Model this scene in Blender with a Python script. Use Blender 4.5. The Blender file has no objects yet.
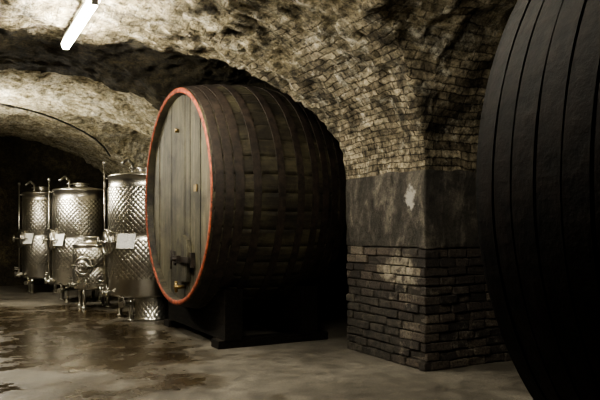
import bpy, bmesh, math, random
from mathutils import Vector, Matrix, noise
random.seed(4)
S=bpy.context.scene
COL=S.collection
try: S.view_settings.look='AgX - Medium High Contrast'
except Exception as e: print(e)
# ---------------------------------------------------------------- node helpers
def mat(name):
    m=bpy.data.materials.new(name); m.use_nodes=True
    nt=m.node_tree; b=nt.nodes['Principled BSDF']
    return m,nt,b
def N(nt,t,**k):
    n=nt.nodes.new(t)
    for a,v in k.items():
        if a in n.inputs: n.inputs[a].default_value=v
        else: setattr(n,a,v)
    return n
def L(nt,a,b): nt.links.new(a,b)
def ramp(nt,src,stops,interp='LINEAR'):
    r=nt.nodes.new('ShaderNodeValToRGB'); r.color_ramp.interpolation=interp
    e=r.color_ramp.elements
    while len(e)<len(stops): e.new(0.5)
    for i,(p,c) in enumerate(stops):
        e[i].position=p
        e[i].color=(c,c,c,1) if isinstance(c,(int,float)) else (*c,1)
    L(nt,src,r.inputs[0]); return r.outputs[0]
def mix(nt,f,a,b,mode='MIX'):
    n=nt.nodes.new('ShaderNodeMix'); n.data_type='RGBA'; n.blend_type=mode
    for s,v in ((n.inputs[0],f),(n.inputs[6],a),(n.inputs[7],b)):
        if isinstance(v,(int,float)): s.default_value=v
        elif isinstance(v,tuple): s.default_value=(*v,1)
        else: L(nt,v,s)
    return n.outputs[2]
def math_(nt,op,a,b=0.0,c=None):
    n=nt.nodes.new('ShaderNodeMath'); n.operation=op
    for i,v in enumerate((a,b,c)):
        if v is None: continue
        if isinstance(v,(int,float)): n.inputs[i].default_value=v
        else: L(nt,v,n.inputs[i])
    return n.outputs[0]
def noise_n(nt,vec,scale,detail=6,rough=.6,dist=0.0):
    n=N(nt,'ShaderNodeTexNoise'); n.inputs['Scale'].default_value=scale
    n.inputs['Detail'].default_value=detail; n.inputs['Roughness'].default_value=rough
    n.inputs['Distortion'].default_value=dist
    if vec is not None: L(nt,vec,n.inputs['Vector'])
    return n
def bump(nt,h,strength,dist,prev=None):
    n=N(nt,'ShaderNodeBump'); n.inputs['Strength'].default_value=strength; n.inputs['Distance'].default_value=dist
    L(nt,h,n.inputs['Height'])
    if prev is not None: L(nt,prev,n.inputs['Normal'])
    return n.outputs[0]
def pos(nt): return N(nt,'ShaderNodeNewGeometry').outputs['Position']
def blob(nt,c,rad,nz=.6,scale=3.0):
    p=pos(nt)
    v=N(nt,'ShaderNodeVectorMath',operation='SUBTRACT'); L(nt,p,v.inputs[0]); v.inputs[1].default_value=c
    d=N(nt,'ShaderNodeVectorMath',operation='DIVIDE'); L(nt,v.outputs[0],d.inputs[0]); d.inputs[1].default_value=rad
    l=N(nt,'ShaderNodeVectorMath',operation='LENGTH'); L(nt,d.outputs[0],l.inputs[0])
    n=noise_n(nt,p,scale,6,.65)
    s=math_(nt,'MULTIPLY_ADD',n.outputs[0],nz*2,-nz)
    return math_(nt,'ADD',l.outputs['Value'],s)

# ---------------------------------------------------------------- materials
def brick_vault_mat(name='old_vault_brick',pale=False):
    m,nt,b=mat(name)
    uv=N(nt,'ShaderNodeUVMap').outputs[0]
    n0=noise_n(nt,uv,1.3,2,.5)
    d=N(nt,'ShaderNodeVectorMath',operation='MULTIPLY_ADD'); L(nt,n0.outputs['Color'],d.inputs[0]); d.inputs[1].default_value=(.17,.17,0); L(nt,uv,d.inputs[2])
    n1=noise_n(nt,uv,20,5,.7)
    d2=N(nt,'ShaderNodeVectorMath',operation='MULTIPLY_ADD'); L(nt,n1.outputs['Color'],d2.inputs[0]); d2.inputs[1].default_value=(.045,.045,0); L(nt,d.outputs[0],d2.inputs[2])
    br=N(nt,'ShaderNodeTexBrick'); L(nt,d2.outputs[0],br.inputs['Vector'])
    br.inputs['Scale'].default_value=1; br.inputs['Brick Width'].default_value=.26; br.inputs['Row Height'].default_value=.09
    br.inputs['Mortar Size'].default_value=.010; br.inputs['Mortar Smooth'].default_value=.9; br.inputs['Bias'].default_value=-.1
    br.inputs['Color1'].default_value=(.52,.45,.32,1); br.inputs['Color2'].default_value=(.12,.098,.066,1); br.inputs['Mortar'].default_value=(.06,.048,.032,1)
    p=pos(nt)
    big=noise_n(nt,p,.9,5,.6); mid=noise_n(nt,p,3.6,10,.78,.4); fine=noise_n(nt,p,17,8,.8)
    c=br.outputs['Color']
    c=mix(nt,1.0,c,ramp(nt,noise_n(nt,p,5.5,7,.72).outputs[0],[(.36,.35),(.58,1.2)]),'MULTIPLY')
    sx=N(nt,'ShaderNodeSeparateXYZ'); L(nt,p,sx.inputs[0])
    zf=math_(nt,'MULTIPLY_ADD',noise_n(nt,p,1.2,7,.7).outputs[0],2.6,math_(nt,'ADD',sx.outputs[2],-1.3))
    yf=math_(nt,'MAXIMUM',math_(nt,'SUBTRACT',math_(nt,'MULTIPLY',sx.outputs[1],.22),1.8),0.0)
    crust=ramp(nt,math_(nt,'MULTIPLY',math_(nt,'ADD',zf,yf),.25),[(.79,0.0),(.90,1.0)])
    st=[(.32,(.06,.05,.028)),(.43,(.20,.17,.105)),(.52,(.42,.37,.255)),(.62,(.76,.71,.59))]
    if pale: st=[(.30,(.12,.10,.055)),(.40,(.34,.29,.18)),(.50,(.62,.56,.40)),(.60,(.85,.80,.66))]  # paler limewash: lamp light on the far vault painted into the colour
    cc=ramp(nt,mid.outputs[0],st)
    cc=mix(nt,.12 if pale else .3,cc,br.outputs['Color'],'MULTIPLY')
    c=mix(nt,crust,c,cc)
    lime=math_(nt,'MULTIPLY',ramp(nt,mid.outputs[0],[(.54,0.0),(.62,1.0)]),ramp(nt,big.outputs[0],[(.45,.0),(.58,.9)]))
    c=mix(nt,lime,c,(.74,.70,.58))
    c=mix(nt,1.0,c,ramp(nt,fine.outputs[0],[(.37,.13),(.49,.8),(.6,1.25)]),'MULTIPLY')
    c=mix(nt,1.0,c,ramp(nt,noise_n(nt,p,2.1,6,.7,.6).outputs[0],[(.37,.28),(.54,1.05)] if not pale else [(.3,.5),(.45,1.05)]),'MULTIPLY')
    L(nt,c,b.inputs['Base Color']); b.inputs['Roughness'].default_value=.9; b.inputs['Specular IOR Level'].default_value=.25
    nc=math_(nt,'SUBTRACT',1.0,crust)
    h=math_(nt,'MULTIPLY',math_(nt,'MULTIPLY',br.outputs['Fac'],-1.0),math_(nt,'MULTIPLY_ADD',nc,.8,.2))
    h=math_(nt,'MULTIPLY_ADD',mid.outputs[0],1.7,h)
    h=math_(nt,'MULTIPLY_ADD',fine.outputs[0],1.4,h)
    L(nt,bump(nt,h,1.0,.028 if pale else .042),b.inputs['Normal'])
    return m
def dark_plaster_mat():
    m,nt,b=mat('dark_vault_plaster')  # darker, mottled plaster for the cask bay vault and outer walls
    p=pos(nt)
    a=noise_n(nt,p,1.3,6,.65,.4); f=noise_n(nt,p,7,9,.75); g=noise_n(nt,p,30,6,.75)
    c=ramp(nt,a.outputs[0],[(.3,(.022,.018,.009)),(.5,(.06,.048,.024)),(.7,(.15,.125,.07))])
    c=mix(nt,1.0,c,ramp(nt,f.outputs[0],[(.36,.2),(.62,1.4)]),'MULTIPLY')
    c=mix(nt,1.0,c,ramp(nt,g.outputs[0],[(.38,.3),(.6,1.2)]),'MULTIPLY')
    L(nt,c,b.inputs['Base Color']); b.inputs['Roughness'].default_value=.85
    h=math_(nt,'ADD',f.outputs[0],math_(nt,'MULTIPLY',g.outputs[0],.6))
    L(nt,bump(nt,h,1.0,.06),b.inputs['Normal'])
    return m
def pier_brick_mat():
    m,nt,b=mat('pier_brick')
    g=N(nt,'ShaderNodeNewGeometry'); p=g.outputs['Position']
    c=ramp(nt,g.outputs['Random Per Island'],[(0,(.018,.014,.011)),(.45,(.04,.031,.025)),(.85,(.075,.059,.046)),(1,(.14,.118,.09))])
    f=noise_n(nt,p,9,8,.75); g2=noise_n(nt,p,45,5,.7)
    c=mix(nt,1.0,c,ramp(nt,g2.outputs[0],[(.35,.3),(.62,1.5)]),'MULTIPLY')
    big=noise_n(nt,p,2.0,5,.65)
    c=mix(nt,math_(nt,'MULTIPLY',ramp(nt,f.outputs[0],[(.51,0.0),(.60,.9)]),ramp(nt,big.outputs[0],[(.50,0.0),(.62,.8)])),c,(.24,.215,.17))
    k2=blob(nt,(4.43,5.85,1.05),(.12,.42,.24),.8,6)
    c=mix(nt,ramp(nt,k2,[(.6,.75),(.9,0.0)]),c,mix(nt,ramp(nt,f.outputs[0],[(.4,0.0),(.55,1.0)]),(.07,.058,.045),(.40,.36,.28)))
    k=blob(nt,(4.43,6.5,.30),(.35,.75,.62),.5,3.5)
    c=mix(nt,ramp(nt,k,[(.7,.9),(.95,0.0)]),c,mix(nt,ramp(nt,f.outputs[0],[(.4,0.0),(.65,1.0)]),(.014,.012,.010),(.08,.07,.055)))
    L(nt,c,b.inputs['Base Color']); b.inputs['Roughness'].default_value=.7
    L(nt,bump(nt,math_(nt,'ADD',f.outputs[0],g2.outputs[0]),1.0,.03),b.inputs['Normal'])
    return m
def mortar_mat():
    m,nt,b=mat('dark_mortar'); p=pos(nt)
    f=noise_n(nt,p,8,8,.75)
    L(nt,ramp(nt,f.outputs[0],[(.35,(.012,.010,.007)),(.55,(.03,.025,.019)),(.72,(.09,.075,.058))]),b.inputs['Base Color'])
    b.inputs['Roughness'].default_value=.9
    L(nt,bump(nt,f.outputs[0],.9,.03),b.inputs['Normal']); return m
def stone_mat():
    m,nt,b=mat('dark_render_band'); p=pos(nt)
    mp=N(nt,'ShaderNodeMapping'); L(nt,p,mp.inputs['Vector']); mp.inputs['Scale'].default_value=(1,1,.45)
    a=noise_n(nt,mp.outputs[0],3.2,8,.72,1.0); f=noise_n(nt,p,11,9,.78); g=noise_n(nt,p,60,4,.7)
    c=ramp(nt,a.outputs[0],[(.33,(.018,.015,.012)),(.5,(.055,.048,.038)),(.64,(.17,.15,.12))])
    c=mix(nt,1.0,c,ramp(nt,f.outputs[0],[(.34,.3),(.62,1.45)]),'MULTIPLY')
    c=mix(nt,1.0,c,ramp(nt,g.outputs[0],[(.35,.6),(.6,1.1)]),'MULTIPLY')
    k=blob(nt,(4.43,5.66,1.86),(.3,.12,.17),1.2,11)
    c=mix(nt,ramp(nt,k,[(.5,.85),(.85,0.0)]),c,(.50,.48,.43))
    L(nt,c,b.inputs['Base Color']); b.inputs['Roughness'].default_value=.6
    h=math_(nt,'ADD',math_(nt,'MULTIPLY',a.outputs[0],1.5),math_(nt,'ADD',f.outputs[0],math_(nt,'MULTIPLY',g.outputs[0],.4)))
    L(nt,bump(nt,h,1.0,.04),b.inputs['Normal']); return m
def floor_mat():
    m,nt,b=mat('wet_concrete_floor'); p=pos(nt)
    a=noise_n(nt,p,.8,7,.65,.5); f=noise_n(nt,p,5,8,.72,.3); g=noise_n(nt,p,60,4,.6)
    c=ramp(nt,a.outputs[0],[(.32,(.062,.054,.042)),(.5,(.122,.110,.089)),(.7,(.20,.184,.153))])
    c=mix(nt,1.0,c,ramp(nt,f.outputs[0],[(.33,.55),(.62,1.2)]),'MULTIPLY')
    c=mix(nt,1.0,c,ramp(nt,g.outputs[0],[(.35,.65),(.6,1.12)]),'MULTIPLY')
    k=blob(nt,(1.5,9.9,0),(1.9,4.8,1),1.6,.8)
    wet=ramp(nt,k,[(.6,1.0),(1.0,0.0)])
    c=mix(nt,wet,c,mix(nt,1.0,c,(.46,.39,.29),'MULTIPLY'))
    L(nt,c,b.inputs['Base Color'])
    wr=ramp(nt,noise_n(nt,p,2.6,7,.7).outputs[0],[(.42,.05),(.6,.38)])
    r=mix(nt,wet,ramp(nt,f.outputs[0],[(.3,.5),(.7,.8)]),wr)
    L(nt,r,b.inputs['Roughness'])
    hb=math_(nt,'ADD',f.outputs[0],math_(nt,'MULTIPLY',g.outputs[0],.25))
    bn=N(nt,'ShaderNodeBump'); L(nt,hb,bn.inputs['Height']); bn.inputs['Distance'].default_value=.02
    L(nt,math_(nt,'MULTIPLY_ADD',wet,-.45,.6),bn.inputs['Strength']); L(nt,bn.outputs[0],b.inputs['Normal'])
    return m
def wood_mat(name,cols,axis,rough=.7,moss=.0,var=(.75,1.15),sc=22,bd=.012,spec=.5):
    m,nt,b=mat(name); b.inputs['Specular IOR Level'].default_value=spec
    g=N(nt,'ShaderNodeNewGeometry'); p=g.outputs['Position']
    mp=N(nt,'ShaderNodeMapping'); L(nt,p,mp.inputs['Vector'])
    s3=[sc]*3; s3[axis]=1.6; mp.inputs['Scale'].default_value=s3
    gr=noise_n(nt,mp.outputs[0],1.0,6,.65); big=noise_n(nt,p,1.9,7,.7,.4); f=noise_n(nt,p,30,5,.7)
    c=ramp(nt,gr.outputs[0],[(.3,cols[0]),(.52,cols[1]),(.75,cols[2])])
    c=mix(nt,1.0,c,ramp(nt,g.outputs['Random Per Island'],[(0,var[0]),(1,var[1])]),'MULTIPLY')
    c=mix(nt,1.0,c,ramp(nt,big.outputs[0],[(.35,.3),(.6,1.3)]),'MULTIPLY')
    if moss: c=mix(nt,math_(nt,'MULTIPLY',ramp(nt,big.outputs[0],[(.47,0.0),(.66,1.0)]),moss),c,(.085,.08,.043))
    L(nt,c,b.inputs['Base Color']); b.inputs['Roughness'].default_value=rough
    L(nt,bump(nt,math_(nt,'ADD',gr.outputs[0],math_(nt,'MULTIPLY',f.outputs[0],.4)),.7,bd),b.inputs['Normal']); return m
def simple(name,c,rough=.6,metal=0.0,var=.4,sc=12,bs=.3,spec=.5):
    m,nt,b=mat(name); p=pos(nt); f=noise_n(nt,p,sc,6,.7); b.inputs['Specular IOR Level'].default_value=spec
    lo=tuple(x*(1-var) for x in c); hi=tuple(min(1,x*(1+var)) for x in c)
    L(nt,ramp(nt,f.outputs[0],[(.38,lo),(.62,hi)]),b.inputs['Base Color'])
    b.inputs['Roughness'].default_value=rough; b.inputs['Metallic'].default_value=metal
    if bs: L(nt,bump(nt,f.outputs[0],bs,.01),b.inputs['Normal'])
    return m
def steel_mat(name,dimple):
    m,nt,b=mat(name); b.inputs['Metallic'].default_value=1.0
    p=pos(nt); f=noise_n(nt,p,3,5,.6)
    L(nt,ramp(nt,f.outputs[0],[(.3,(.45,.435,.395)),(.7,(.64,.62,.57))]),b.inputs['Base Color'])
    b.inputs['Roughness'].default_value=.3
    if dimple:
        uv=N(nt,'ShaderNodeUVMap').outputs[0]
        s=N(nt,'ShaderNodeSeparateXYZ'); L(nt,uv,s.inputs[0])
        k=math.pi/.095
        u=math_(nt,'MULTIPLY',math_(nt,'ADD',s.outputs[0],s.outputs[1]),k)
        v=math_(nt,'MULTIPLY',math_(nt,'SUBTRACT',s.outputs[0],s.outputs[1]),k)
        h=math_(nt,'MULTIPLY',math_(nt,'ABSOLUTE',math_(nt,'SINE',u)),math_(nt,'ABSOLUTE',math_(nt,'SINE',v)))
        h=math_(nt,'POWER',h,.5)
        L(nt,bump(nt,h,.85,.008),b.inputs['Normal'])
    return m
def emit(name,c,s):
    m,nt,b=mat(name); b.inputs['Base Color'].default_value=(1,1,1,1)
    b.inputs['Emission Color'].default_value=(*c,1); b.inputs['Emission Strength'].default_value=s; return m

M_BR=brick_vault_mat(); M_LIT_LIME=brick_vault_mat('lit_limewash_vault',True); M_DARK_PL=dark_plaster_mat(); M_PB=pier_brick_mat(); M_MO=mortar_mat(); M_ST=stone_mat(); M_FL=floor_mat()
M_WX=wood_mat('cask_stave_wood',[(.012,.010,.006),(.030,.024,.014),(.062,.050,.029)],0,.62,.5,(.85,1.1))
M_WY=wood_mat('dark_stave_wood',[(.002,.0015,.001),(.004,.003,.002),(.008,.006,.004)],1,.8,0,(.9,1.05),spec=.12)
M_HD=wood_mat('cask_head_wood',[(.026,.023,.015),(.080,.071,.045),(.165,.150,.10)],2,.6,.3,(.6,1.25),34)
M_BEAM=wood_mat('cradle_wood',[(.004,.003,.002),(.009,.007,.005),(.022,.017,.012)],1,.85,spec=.2)
M_RED=simple('red_rim_paint',(.25,.052,.022),.7,0,.75,13)
M_IRON=simple('rusty_hoop_iron',(.022,.015,.011),.62,.1,.7,10,.6)
M_IRON2=simple('dark_hoop_iron',(.0065,.004,.0028),.75,.0,.85,9,.7,.14)
M_STEEL=steel_mat('stainless_steel',False); M_DIM=steel_mat('dimple_jacket_steel',True)
M_PAPER=simple('paper_label',(.92,.92,.90),.7,0,.03,20,0)
M_WHITE=simple('lamp_housing',(.7,.7,.66),.5,0,.1,8,0)
M_BRASS=simple('brass_tap',(.25,.18,.08),.45,.9,.3)
M_TUBE=emit('fluorescent_tube_glow',(1.0,.935,.78),300)
M_TUBE2=emit('fluorescent_tube_dimmer',(1.0,.935,.78),235)
M_CABLE=simple('cable_grey',(.03,.027,.024),.6)

# ---------------------------------------------------------------- mesh helpers
def obj(name,bm,mats,parent=None,smooth=False,loc=(0,0,0)):
    me=bpy.data.meshes.new(name); bm.normal_update(); bm.to_mesh(me); bm.free()
    for m in mats: me.materials.append(m)
    if smooth:
        for p in me.polygons: p.use_smooth=True
    o=bpy.data.objects.new(name,me); COL.objects.link(o); o.location=loc
    if parent: o.parent=parent
    return o
def empty(name,loc):
    e=bpy.data.objects.new(name,None); COL.objects.link(e); e.location=loc; e.empty_display_size=.2; return e
def box(bm,x0,x1,y0,y1,z0,z1,mi=0,rot=None,jit=0):
    c=Vector(((x0+x1)/2,(y0+y1)/2,(z0+z1)/2)); vs=[]
    for x in(x0,x1):
        for y in(y0,y1):
            for z in(z0,z1):
                v=Vector((x,y,z))
                if jit: v+=Vector([random.uniform(-jit,jit) for _ in range(3)])
                if rot is not None: v=c+rot@(v-c)
                vs.append(bm.verts.new(v))
    for f in((0,1,3,2),(4,6,7,5),(0,4,5,1),(2,3,7,6),(0,2,6,4),(1,5,7,3)):
        fc=bm.faces.new([vs[i] for i in f]); fc.material_index=mi
def cyl(bm,p0,p1,r0,r1=None,seg=16,mi=0,cap=True,smooth=True):
    if r1 is None: r1=r0
    p0=Vector(p0);p1=Vector(p1); d=(p1-p0).normalized()
    u=d.orthogonal().normalized(); w=d.cross(u); A=[];B=[]
    for i in range(seg):
        t=2*math.pi*i/seg; k=u*math.cos(t)+w*math.sin(t)
        A.append(bm.verts.new(p0+k*r0)); B.append(bm.verts.new(p1+k*r1))
    for i in range(seg):
        j=(i+1)%seg; f=bm.faces.new((A[i],A[j],B[j],B[i])); f.material_index=mi; f.smooth=smooth
    if cap:
        for R in(A[::-1],B):
            f=bm.faces.new(R); f.material_index=mi
def tube(bm,pts,r,seg=8,mi=0):
    for a,b in zip(pts[:-1],pts[1:]): cyl(bm,a,b,r,r,seg,mi)
def torus(bm,c,n,R,r,mi=0,seg=32,k=8):
    c=Vector(c);n=Vector(n).normalized();u=n.orthogonal().normalized();w=n.cross(u);rings=[]
    for i in range(seg):
        t=2*math.pi*i/seg; d=u*math.cos(t)+w*math.sin(t)
        rings.append([bm.verts.new(c+d*(R+r*math.cos(2*math.pi*j/k))+n*r*math.sin(2*math.pi*j/k)) for j in range(k)])
    for i in range(seg):
        for j in range(k):
            f=bm.faces.new((rings[i][j],rings[(i+1)%seg][j],rings[(i+1)%seg][(j+1)%k],rings[i][(j+1)%k])); f.material_index=mi; f.smooth=True
def lathe(bm,prof,seg=64,mi=None):
    uvl=bm.loops.layers.uv.verify(); rings=[]
    for (r,z,_) in prof: rings.append([bm.verts.new((r*math.cos(2*math.pi*i/seg),r*math.sin(2*math.pi*i/seg),z)) for i in range(seg)])
    R=max(p[0] for p in prof)
    for k in range(len(prof)-1):
        for i in range(seg):
            j=(i+1)%seg
            f=bm.faces.new((rings[k][i],rings[k][j],rings[k+1][j],rings[k+1][i])); f.material_index=prof[k][2]; f.smooth=True
            ua=2*math.pi*i/seg*R; ub=2*math.pi*(i+1)/seg*R
            for lp,(uu,vv) in zip(f.loops,((ua,prof[k][1]),(ub,prof[k][1]),(ub,prof[k+1][1]),(ua,prof[k+1][1]))): lp[uvl].uv=(uu,vv)
    f=bm.faces.new(rings[0][::-1]); f.material_index=prof[0][2]
    f=bm.faces.new(rings[-1]); f.material_index=prof[-2][2]

# ---------------------------------------------------------------- room
XC,HW,SP,RISE=1.2,3.23,2.14,1.82
XR,XL=XC+HW,XC-HW
XMAX,XMIN=8.4,-6.0
BAYS=[(-4.15,-.15),(1.41,5.41),(6.97,10.97),(12.53,16.53)]
YMIN,YMAX=-4.15,19.0
def aisle(x):
    t=(x-XC)/HW
    return SP+RISE*math.sqrt(max(0,1-t*t)) if abs(t)<=1 else SP
def cross(y):
    for a,b in BAYS:
        if a-1e-6<=y<=b+1e-6:
            t=(y-(a+b)/2)/((b-a)/2); return SP+RISE*math.sqrt(max(0,1-t*t))
    return -1
def bay_i(y):
    for i,(a,b) in enumerate(BAYS):
        if a<y<b: return i
    return -1
def lin(a,b,n): return [a+(b-a)*i/n for i in range(n)]
def cosp(a,b,n): return [(a+b)/2-(b-a)/2*math.cos(math.pi*i/n) for i in range(n)]
xs=lin(XMIN,XL,30)+cosp(XL,XR,150)+lin(XR,XMAX,40)+[XMAX]
ys=[]
for i,(a,b) in enumerate(BAYS):
    ys+=cosp(a,b,100)
    nxt=BAYS[i+1][0] if i+1<len(BAYS) else YMAX
    ys+=lin(b,nxt,34)
ys.append(YMAX)
bm=bmesh.new(); uvl=bm.loops.layers.uv.verify()
grid={}
for i,x in enumerate(xs):
    for j,y in enumerate(ys):
        grid[i,j]=bm.verts.new((x,y,max(aisle(x),cross(y),SP)))
def arc_a(x):
    t=max(-1,min(1,(x-XC)/HW)); return math.asin(t)*2.6 + (0 if abs(x-XC)<=HW else (x-XC))
def arc_c(y,i):
    a,b=BAYS[i]; t=max(-1,min(1,(y-(a+b)/2)/((b-a)/2))); return math.asin(t)*1.92
for i in range(len(xs)-1):
    for j in range(len(ys)-1):
        xm=(xs[i]+xs[i+1])/2; ym=(ys[j]+ys[j+1])/2
        bi=bay_i(ym); inside=XL<xm<XR
        if bi<0 and not inside: continue
        q=(grid[i,j],grid[i,j+1],grid[i+1,j+1],grid[i+1,j])
        f=bm.faces.new(q); f.smooth=True
        use_c = bi>=0 and (not inside or cross(ym)>aisle(xm))
        if use_c:
            f.material_index=1 if bi==2 or (bi==3 and xm>XR) else (2 if bi==3 else 0)
            cs=[(v.co.x+7.3,arc_c(v.co.y,bi)) for v in q]
        else:
            edge=10.9+.25*noise.noise(Vector((xm*1.7,ym*1.7,0)))
            f.material_index=2 if ym>edge else (1 if ym>9.0+.3*noise.noise(Vector((xm*2,ym*2,5))) else 0)
            cs=[(v.co.y,arc_a(v.co.x)) for v in q]
        for lp,c in zip(f.loops,cs): lp[uvl].uv=c
loose=[v for v in bm.verts if not v.link_faces]
bmesh.ops.delete(bm,geom=loose,context='VERTS')
bm.normal_update()
for v in bm.verts:
    w=min(1,max(0,(v.co.z-2.2)/.3))
    p=v.co
    d=.06*noise.noise(p*1.1)+.045*noise.noise(p*3.1)+.038*noise.noise(p*8.0)+.025*noise.noise(p*15)
    v.co=v.co+v.normal*d*w
obj('ceiling',bm,[M_BR,M_DARK_PL,M_LIT_LIME])

bm=bmesh.new(); box(bm,XMIN-.2,XMAX+.2,YMIN-.2,YMAX+.2,-.2,0); obj('floor',bm,[M_FL])
for nm,b_ in (('wall_right',(XMAX,XMAX+.2,YMIN,YMAX,0,4.1)),('wall_left',(XMIN-.2,XMIN,YMIN,YMAX,0,4.1)),
              ('wall_back',(XMIN-.2,XMAX+.2,YMAX,YMAX+.2,0,4.1)),('wall_front',(XMIN-.2,XMAX+.2,YMIN-.2,YMIN,0,4.1))):
    bm=bmesh.new(); box(bm,*b_); obj(nm,bm,[M_DARK_PL])

def pier(y0,y1,side,detail,name):
    bm=bmesh.new(); t=.05
    xa,xb=(XR,XMAX-.05) if side>0 else (XMIN+.05,XL)
    fx=XR if side>0 else XL; s=side
    if side>0: box(bm,xa+t*.5,xb,y0+t*.5,y1-t*.5,0,1.30,1)
    else: box(bm,xa,xb-t*.5,y0+t*.5,y1-t*.5,0,1.30,1)
    b2=bmesh.new(); n=int((xb-xa)/.06); ny=int((y1-y0)/.06); nz=14
    def P(u,v,w): return Vector((xa+(xb-xa)*u,y0+(y1-y0)*v,1.30+.86*w))
    def sheet(fn,nu,nv):
        g=[[b2.verts.new(fn(i/nu,j/nv)) for j in range(nv+1)] for i in range(nu+1)]
        for i in range(nu):
            for j in range(nv): b2.faces.new((g[i][j],g[i+1][j],g[i+1][j+1],g[i][j+1]))
    sheet(lambda u,w:P(u,0,w),n,nz); sheet(lambda u,w:P(u,1,w),n,nz)
    sheet(lambda v,w:P(0,v,w),ny,nz); sheet(lambda v,w:P(1,v,w),ny,nz)
    sheet(lambda u,v:P(u,v,0),n,ny); sheet(lambda u,v:P(u,v,1),n,ny)
    bmesh.ops.remove_doubles(b2,verts=b2.verts,dist=.0005); bmesh.ops.recalc_face_normals(b2,faces=b2.faces); b2.normal_update()
    for v in b2.verts:
        p=v.co.copy(); corner=1-abs(max(abs(v.normal.x),abs(v.normal.y),abs(v.normal.z)))
        v.co+=v.normal*(.018*noise.noise(p*2.5)+.014*noise.noise(p*9)-.05*corner*(.5+noise.noise(p*5)))
    for f in b2.faces: f.material_index=2; f.smooth=True
    me=bpy.data.meshes.new('t'); b2.to_mesh(me); b2.free(); bm.from_mesh(me); bpy.data.meshes.remove(me)
    if detail:
        nrow=13; rh=1.3/nrow
        for r in range(nrow):
            z0=r*rh+.004; z1=z0+rh-.012
            y=y0-( .0 if r%2 else .13)
            while y<y1-.02:
                w=random.uniform(.22,.30); a=max(y,y0+.002); b_=min(y+w,y1-.002)
                if b_-a>.04:
                    d=random.uniform(-.010,.012)
                    if random.random()<.06: d=.025
                    X0,X1=(fx+d,fx+.2) if s>0 else (fx-.2,fx-d)
                    zz=random.uniform(-.004,.004)
                    box(bm,X0,X1,a,b_-.010,z0+zz,z1+zz,0,Matrix.Rotation(random.uniform(-.015,.015),3,'X'),.006)
                y+=w
            for fy,sg in ((y0,1),(y1,-1)):
                x=fx+s*(.21 if r%2 else .085)
                while abs(x-fx)<min(3.6,abs(xb-xa)-.3):
                    w=random.uniform(.20,.29)
                    d=random.uniform(-.018,.016)
                    Y0,Y1=(fy+d,fy+.12) if sg>0 else (fy-.12,fy-d)
                    xa_,xb_=(x,x+w-.013) if s>0 else (x-w+.013,x)
                    zz=random.uniform(-.005,.005)
                    box(bm,xa_,xb_,Y0,Y1,z0+zz,z1+zz,0,Matrix.Rotation(random.uniform(-.03,.03),3,'Y'),.009)
                    x+=s*w
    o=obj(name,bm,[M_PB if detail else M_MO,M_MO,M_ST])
    if detail:
        bv=o.modifiers.new('b','BEVEL'); bv.width=.012; bv.segments=2; bv.limit_method='ANGLE'; bv.angle_limit=math.radians(50)
for i,(y0,y1) in enumerate([(5.41,6.97),(10.97,12.53),(-.15,1.41),(16.53,18.99)]):
    pier(y0,y1,1,i!=3,'brick_pier' if i<3 else 'wall_right_end')
    pier(y0,y1,-1,False,'wall_left_pier')

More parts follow.
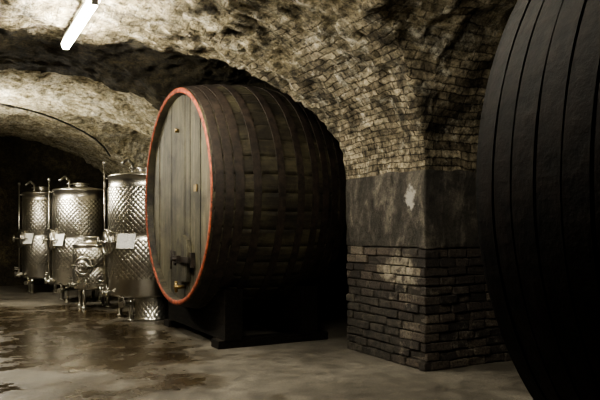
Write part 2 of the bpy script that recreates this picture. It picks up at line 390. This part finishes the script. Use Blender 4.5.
# ---------------------------------------------------------------- casks
def cask(name,loc,rz,R,RB,LEN,hoops,wood,doorz=None,nst=44,saddle_s=(.4,1.5),rim=None,iron=None,hh=.010):
    rim=rim or M_RED; iron=iron or M_IRON
    E=empty(name,loc); E.rotation_euler=(0,0,rz)
    def rad(s): 
        t=(s-LEN/2)/(LEN/2); return R+(RB-R)*(1-t*t)
    ns=28
    bm=bmesh.new()
    for k in range(nst):
        a0=2*math.pi*k/nst; a1=2*math.pi*(k+1)/nst; g=.0010
        jr=random.uniform(-.001,.001)
        prev=None
        for i in range(ns+1):
            s=LEN*i/ns; r=rad(s)+jr; row=[]
            for a,dr in ((a0,-.006),(a0+g,-.000),(a0*.75+a1*.25,.001),((a0+a1)/2,.001),(a0*.25+a1*.75,.001),(a1-g,-.000),(a1,-.006)):
                row.append(bm.verts.new((s,(r+dr)*math.cos(a),(r+dr)*math.sin(a))))
            if prev:
                for q in range(6): 
                    f=bm.faces.new((prev[q],row[q],row[q+1],prev[q+1])); f.smooth=True
            prev=row
    obj('staves',bm,[wood],E)
    for nm,s0,sg,m_ in (('chime_front',0,1,rim),('chime_back',LEN,-1,wood)):
        bm=bmesh.new(); seg=96; rr=[]
        prof=[(rad(0)+.004,.03,1),(rad(0)+.006,-.004,0),(rad(0)-.012,-.014,0),(rad(0)-.050,-.012,0),(rad(0)-.062,.0,1),(rad(0)-.08,.13,1)]
        for r,s,_ in prof: rr.append([bm.verts.new((s0+sg*s,r*math.cos(2*math.pi*i/seg),r*math.sin(2*math.pi*i/seg))) for i in range(seg)])
        for k in range(len(prof)-1):
            for i in range(seg):
                j=(i+1)%seg; f=bm.faces.new((rr[k][i],rr[k][j],rr[k+1][j],rr[k+1][i])); f.smooth=True; f.material_index=1 if k in(0,4) else 0
        obj(nm,bm,[m_,wood],E)
    Rh=rad(0)-.075
    for nm,s0,sg in (('head_front',.09,1),('head_back',LEN-.09,-1)):
        bm=bmesh.new(); nb=14
        for k in range(nb):
            ya=-Rh+2*Rh*k/nb+.004; yb=-Rh+2*Rh*(k+1)/nb-.004; m=5
            d=random.uniform(-.008,.008)
            pts=[(ya+(yb-ya)*i/m) for i in range(m+1)]
            up=[bm.verts.new((s0+sg*d,y,math.sqrt(max(0,Rh*Rh-y*y)))) for y in pts]
            dn=[bm.verts.new((s0+sg*d,y,-math.sqrt(max(0,Rh*Rh-y*y)))) for y in pts]
            poly=up+dn[::-1]
            f=bm.faces.new(poly)
            r=bmesh.ops.extrude_face_region(bm,geom=[f])
            for v in [g for g in r['geom'] if isinstance(g,bmesh.types.BMVert)]: v.co.x+=sg*.05
        bmesh.ops.remove_doubles(bm,verts=bm.verts,dist=.0001)
        bmesh.ops.recalc_face_normals(bm,faces=bm.faces)
        obj(nm,bm,[M_HD],E)
    for k,(s,w) in enumerate(hoops):
        bm=bmesh.new(); seg=120; rr=[]
        ph=random.uniform(0,9)
        for ss,dr in ((s,-.001),(s,hh),(s+w,hh),(s+w,-.001)):
            ring=[]
            for i in range(seg):
                a=2*math.pi*i/seg
                sj=ss+.006*noise.noise(Vector((math.cos(a)*2,math.sin(a)*2,ph)))
                r=rad(ss)+dr+(.003*noise.noise(Vector((math.cos(a)*5,math.sin(a)*5,ph+ss*3))) if dr>0 else 0)
                ring.append(bm.verts.new((sj,r*math.cos(a),r*math.sin(a))))
            rr.append(ring)
        for q in range(3):
            for i in range(seg):
                j=(i+1)%seg; bm.faces.new((rr[q][i],rr[q][j],rr[q+1][j],rr[q+1][i])).smooth=False
        for a in (0.9,0.94):
            c=Vector((s+w/2,(rad(s)+.008)*math.cos(math.pi+a),(rad(s)+.008)*math.sin(math.pi+a)))
            cyl(bm,c,c+Vector((0,c.y,c.z)).normalized()*.012,.012,.008,8)
        obj('hoop_%d'%(k+1),bm,[iron],E)
    z0=-loc[2]
    bm=bmesh.new()
    for s in saddle_s:
        r=rad(s)+.016; n=24; hw=R*.80
        for (sa,sb) in ((s-.12,s+.12),):
            A=[];B=[]
            for i in range(n+1):
                y=-hw+2*hw*i/n; z=min(-math.sqrt(max(0,r*r-y*y)), z0+.74)
                A.append((bm.verts.new((sa,y,z)),bm.verts.new((sa,y,z0+.1)))); B.append((bm.verts.new((sb,y,z)),bm.verts.new((sb,y,z0+.1))))
            for i in range(n):
                bm.faces.new((A[i][0],A[i+1][0],A[i+1][1],A[i][1])); bm.faces.new((B[i][0],B[i][1],B[i+1][1],B[i+1][0]))
                bm.faces.new((A[i][0],B[i][0],B[i+1][0],A[i+1][0])); bm.faces.new((A[i][1],A[i+1][1],B[i+1][1],B[i][1]))
            for e in (0,n): bm.faces.new((A[e][0],A[e][1],B[e][1],B[e][0]))
    obj('saddle_beams',bm,[M_BEAM],E)
    bm=bmesh.new()
    for y in (-R*.7,R*.7): box(bm,.2,LEN-.1,y-.13,y+.13,z0,z0+.1)
    obj('sleeper_beams',bm,[M_BEAM],E)
    if doorz is not None:
        bm=bmesh.new(); x=.085; y=-.22; z=doorz
        vs=[(-.2,-.3),(.2,-.3),(.26,.1),(.2,.27),(.0,.33),(-.2,.27),(-.26,.1)]
        F=[bm.verts.new((x-.055,y+a,z+b)) for a,b in vs]; K=[bm.verts.new((x,y+a,z+b)) for a,b in vs]
        bm.faces.new(F); 
        for i in range(len(vs)): bm.faces.new((F[i],F[(i+1)%7],K[(i+1)%7],K[i]))
        box(bm,x-.085,x-.055,y-.36,y+.36,z-.04,z+.04,1)
        box(bm,x-.14,x-.085,y-.05,y+.05,z-.05,z+.05,1)
        cyl(bm,(x-.2,y,z),(x-.08,y,z),.022,.022,12,1)
        cyl(bm,(x-.2,y,z-.13),(x-.2,y,z+.13),.014,.014,8,1)
        box(bm,x-.05,x,y-.4,y-.33,z-.1,z+.1,1); box(bm,x-.05,x,y+.33,y+.4,z-.1,z+.1,1)
        bmesh.ops.recalc_face_normals(bm,faces=bm.faces)
        obj('manway_door',bm,[M_HD,M_IRON],E)
        bm=bmesh.new()
        cyl(bm,(x,y,z-.38),(x-.16,y,z-.38),.026,.026,12); cyl(bm,(x-.13,y,z-.45),(x-.13,y,z-.32),.022,.022,12); cyl(bm,(x-.13,y-.05,z-.31),(x-.13,y+.05,z-.31),.01,.01,8)
        obj('tap',bm,[M_BRASS],E)
        bm=bmesh.new(); box(bm,x-.012,x,-.72,-.6,.05,.14)
        cyl(bm,(x,.1,.95),(x-.05,.1,.95),.03,.03,10)
        obj('gauge_plates',bm,[M_BRASS],E)
    return E
H1=[(.03,.10),(.15,.10),(.27,.11),(.50,.10),(.82,.10),(1.1,.10),(1.32,.10),(1.48,.10),(1.63,.10),(1.77,.10)]
cask('wine_cask',(2.78,8.84,1.96),0,1.5,1.62,1.9,H1,M_WX,-.86)
H2=[(.015,.075),(.10,.085),(.195,.10),(.305,.10),(.415,.10),(.53,.10),(.65,.1),(.9,.1),(1.2,.09),(1.4,.09),(1.55,.09),(1.7,.09)]
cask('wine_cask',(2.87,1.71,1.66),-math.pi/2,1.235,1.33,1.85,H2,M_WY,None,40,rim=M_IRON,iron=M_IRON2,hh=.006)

# ---------------------------------------------------------------- tanks
def tank(loc,r,z0,ztop,door_a,lab_a,lab_z,skirt=False,big=True,door_z=1.3,door_r=.2):
    E=empty('steel_wine_tank',loc)
    bm=bmesh.new(); h=ztop-z0
    j0=z0+.16*h; j1=z0+.9*h
    prof=[(.02,z0-.02,0),(r*.6,z0,0),(r*.96,z0+.03,0),(r,z0+.07,0),(r,j0,1),(r+.012,j0+.012,1),(r+.012,z0+.48*h,0),(r,z0+.49*h,0),(r,z0+.53*h,1),(r+.012,z0+.54*h,1),(r+.012,j1,0),(r,j1+.012,0),
          (r,ztop-.03,0),(r+.014,ztop-.02,0),(r+.014,ztop,0),(r*.97,ztop+.015,0),(r*.35,ztop+.07,0),(.14,ztop+.08,0),(.14,ztop+.13,0),(.17,ztop+.13,0),(.17,ztop+.15,0),(.02,ztop+.165,0)]
    lathe(bm,prof,72)
    obj('vessel',bm,[M_STEEL,M_DIM],E)
    bm=bmesh.new()
    for k in range(4):
        a=math.pi/4+k*math.pi/2; x,y=math.cos(a)*(r*.82),math.sin(a)*(r*.82)
        cyl(bm,(x,y,.03),(x,y,z0+.06),.032,.04,12); cyl(bm,(x,y,0),(x,y,.03),.06,.05,12)
    obj('legs',bm,[M_STEEL],E)
    if skirt:
        bm=bmesh.new(); lathe(bm,[(.31,0.0,0),(.31,.03,1),(.29,.04,1),(.29,z0-.04,0),(.31,z0+.02,0),(.3,z0+.03,0)],48)
        for v in bm.verts: v.co.x+=.02; v.co.y-=.28
        obj('cooling_base',bm,[M_STEEL,M_DIM],E)
    d=Vector((math.cos(door_a),math.sin(door_a),0)); t=Vector((-d.y,d.x,0)); c=d*(r-.03)+Vector((0,0,door_z))
    bm=bmesh.new()
    cyl(bm,c,c+d*.1,door_r,door_r,32); torus(bm,c+d*.09,d,door_r,.022)
    cyl(bm,c+d*.1,c+d*.135,door_r*.9,door_r*.45,32)
    cyl(bm,c+d*.13,c+d*.23,.018,.018,10); torus(bm,c+d*.23,d,.075,.011,0,20,6)
    for a in (0,math.pi/2): 
        q=t*math.cos(a)*.075+Vector((0,0,1))*math.sin(a)*.075; cyl(bm,c+d*.23-q,c+d*.23+q,.008,.008,6)
    q=t*(door_r+.06); box_c=c+d*.12
    cyl(bm,box_c-q,box_c+q,.02,.02,8)
    cyl(bm,c+q,box_c+q,.025,.025,8); cyl(bm,c-q,box_c-q,.025,.025,8)
    obj('manway_door',bm,[M_STEEL],E)
    if lab_a is not None:
        d=Vector((math.cos(lab_a),math.sin(lab_a),0)); t=Vector((-d.y,d.x,0)); c=d*(r+.03)+Vector((0,0,lab_z))
        bm=bmesh.new(); vs=[]
        for s in(-.165,.165):
            for z in (-.12,.12):
                for e in (0,.006): vs.append(bm.verts.new(c+t*s+Vector((0,0,z))+d*e-d*(z*.25)))
        for f in((0,1,3,2),(4,6,7,5),(0,4,5,1),(2,3,7,6),(0,2,6,4),(1,5,7,3)): bm.faces.new([vs[i] for i in f])
        cyl(bm,c-d*.05,c,.02,.02,8)
        bmesh.ops.recalc_face_normals(bm,faces=bm.faces)
        obj('label',bm,[M_PAPER],E)
    bm=bmesh.new()
    for a,zz,ln in ((door_a+.15,z0+.1,.16),(door_a+.75,z0-.06,.2),(door_a-.5,z0+.12,.14)):
        d=Vector((math.cos(a),math.sin(a),0)); p=d*(r*.9)+Vector((0,0,zz))
        cyl(bm,p,p+d*(ln+.06),.028,.028,12); cyl(bm,p+d*(ln-.02),p+d*(ln+.02),.05,.05,12)
        e=p+d*(ln+.06); cyl(bm,e,e+d*.03,.045,.045,12); cyl(bm,p+d*ln,p+d*ln+Vector((0,0,.13)),.012,.012,8)
        cyl(bm,p+d*ln+Vector((0,0,.13)),p+d*(ln+.1)+Vector((0,0,.15)),.013,.01,8)
    obj('outlet_valves',bm,[M_STEEL],E)
    if big:
        bm=bmesh.new(); a=door_a-.15
        d=Vector((math.cos(a),math.sin(a),0)); p=d*(r+.07)
        tube(bm,[p+Vector((0,0,z0+.1)),p+Vector((0,0,ztop+.2))],.013)
        for zz in (z0+.1,z0+.5*h,ztop-.05): cyl(bm,d*(r-.02)+Vector((0,0,zz)),p+Vector((0,0,zz)),.011,.011,8)
        cyl(bm,p+Vector((0,0,ztop+.18)),p+Vector((0,0,ztop+.24)),.028,.028,10)
        obj('sight_tube',bm,[M_STEEL],E)
        bm=bmesh.new(); a=door_a+.5; d=Vector((math.cos(a),math.sin(a),0))
        p=d*(r*.55)+Vector((0,0,ztop+.02)); tube(bm,[p,p+Vector((0,0,.17)),p+d*.12+Vector((0,0,.24)),p+d*.26+Vector((0,0,.15))],.022,10)
        torus(bm,p+Vector((0,0,.1)),(0,0,1),.05,.012,0,20,6)
        obj('vent_pipe',bm,[M_STEEL],E)
    return E
pi=math.pi
tank((3.02,11.15,0),.64,.36,2.42,pi*1.02,pi*1.25,1.32,True)
tank((2.47,14.38,0),.56,.34,2.34,pi*1.03,pi*1.18,1.30)
tank((1.98,16.7,0),.44,.34,2.38,pi*1.05,pi*1.22,1.30)
tank((2.50,13.10,0),.38,.34,1.22,pi*1.30,None,1.0,False,False,.82,.16)

# ---------------------------------------------------------------- lamps
def lamp(x,y0,y1,z,m=M_TUBE):
    E=empty('fluorescent_light',(x,(y0+y1)/2,z)); h=(y1-y0)/2
    bm=bmesh.new(); cyl(bm,(0,-h+.02,0),(0,h-.02,0),.05,.05,14); obj('tube',bm,[m],E)
    bm=bmesh.new(); box(bm,-.03,.03,-h,h,.055,.09)
    for s in(-1,1): box(bm,-.035,.035,s*h-.02,s*h+.02,-.05,.09)
    top=max(aisle(x),cross((y0+y1)/2))+.05-z
    for s in(-.6,.6): cyl(bm,(0,s*h,.09),(0,s*h,top),.008,.008,8)
    obj('housing',bm,[M_WHITE],E)
lamp(1.25,6.5,8.3,3.74)
lamp(1.25,2.6,4.4,3.72,M_TUBE2)
lamp(.25,12.2,14.0,3.25)

# electric cable clipped along the vault surface (points lie on the vault itself)
def on_vault(px,py):
    u=(px-300)/650; w=(230-py)/650; c,s_=math.cos(math.radians(28.4)),math.sin(math.radians(28.4))
    d=Vector((u*c+s_,-u*s_+c,w)); t=3.0
    while t<25:
        p=Vector((0,0,1.5))+d*t
        if p.z>max(aisle(p.x),cross(p.y),SP)-.13: return p
        t+=.02
    return None
pts=[p for p in (on_vault(x,y) for x,y in ((0,104),(14,107),(28,110),(42,114),(56,119),(70,125),(84,132),(95,139),(104,147),(110,156))) if p]
pts=[p for i,p in enumerate(pts) if i==0 or (p-pts[i-1]).length<2.5]
bm=bmesh.new(); tube(bm,pts,.02,8); obj('electric_cable',bm,[M_CABLE])

# ---------------------------------------------------------------- world, camera
w=bpy.data.worlds.new('World'); S.world=w; w.use_nodes=True
bg=w.node_tree.nodes['Background']; bg.inputs[0].default_value=(1,.93,.82,1); bg.inputs[1].default_value=.02
cd=bpy.data.cameras.new('Camera'); cam=bpy.data.objects.new('Camera',cd); COL.objects.link(cam)
cam.location=(0,0,1.5); cam.rotation_euler=(math.pi/2,0,-math.radians(28.4))
cd.sensor_width=36; cd.lens=39; cd.shift_y=.05; cd.clip_start=.05
S.camera=cam
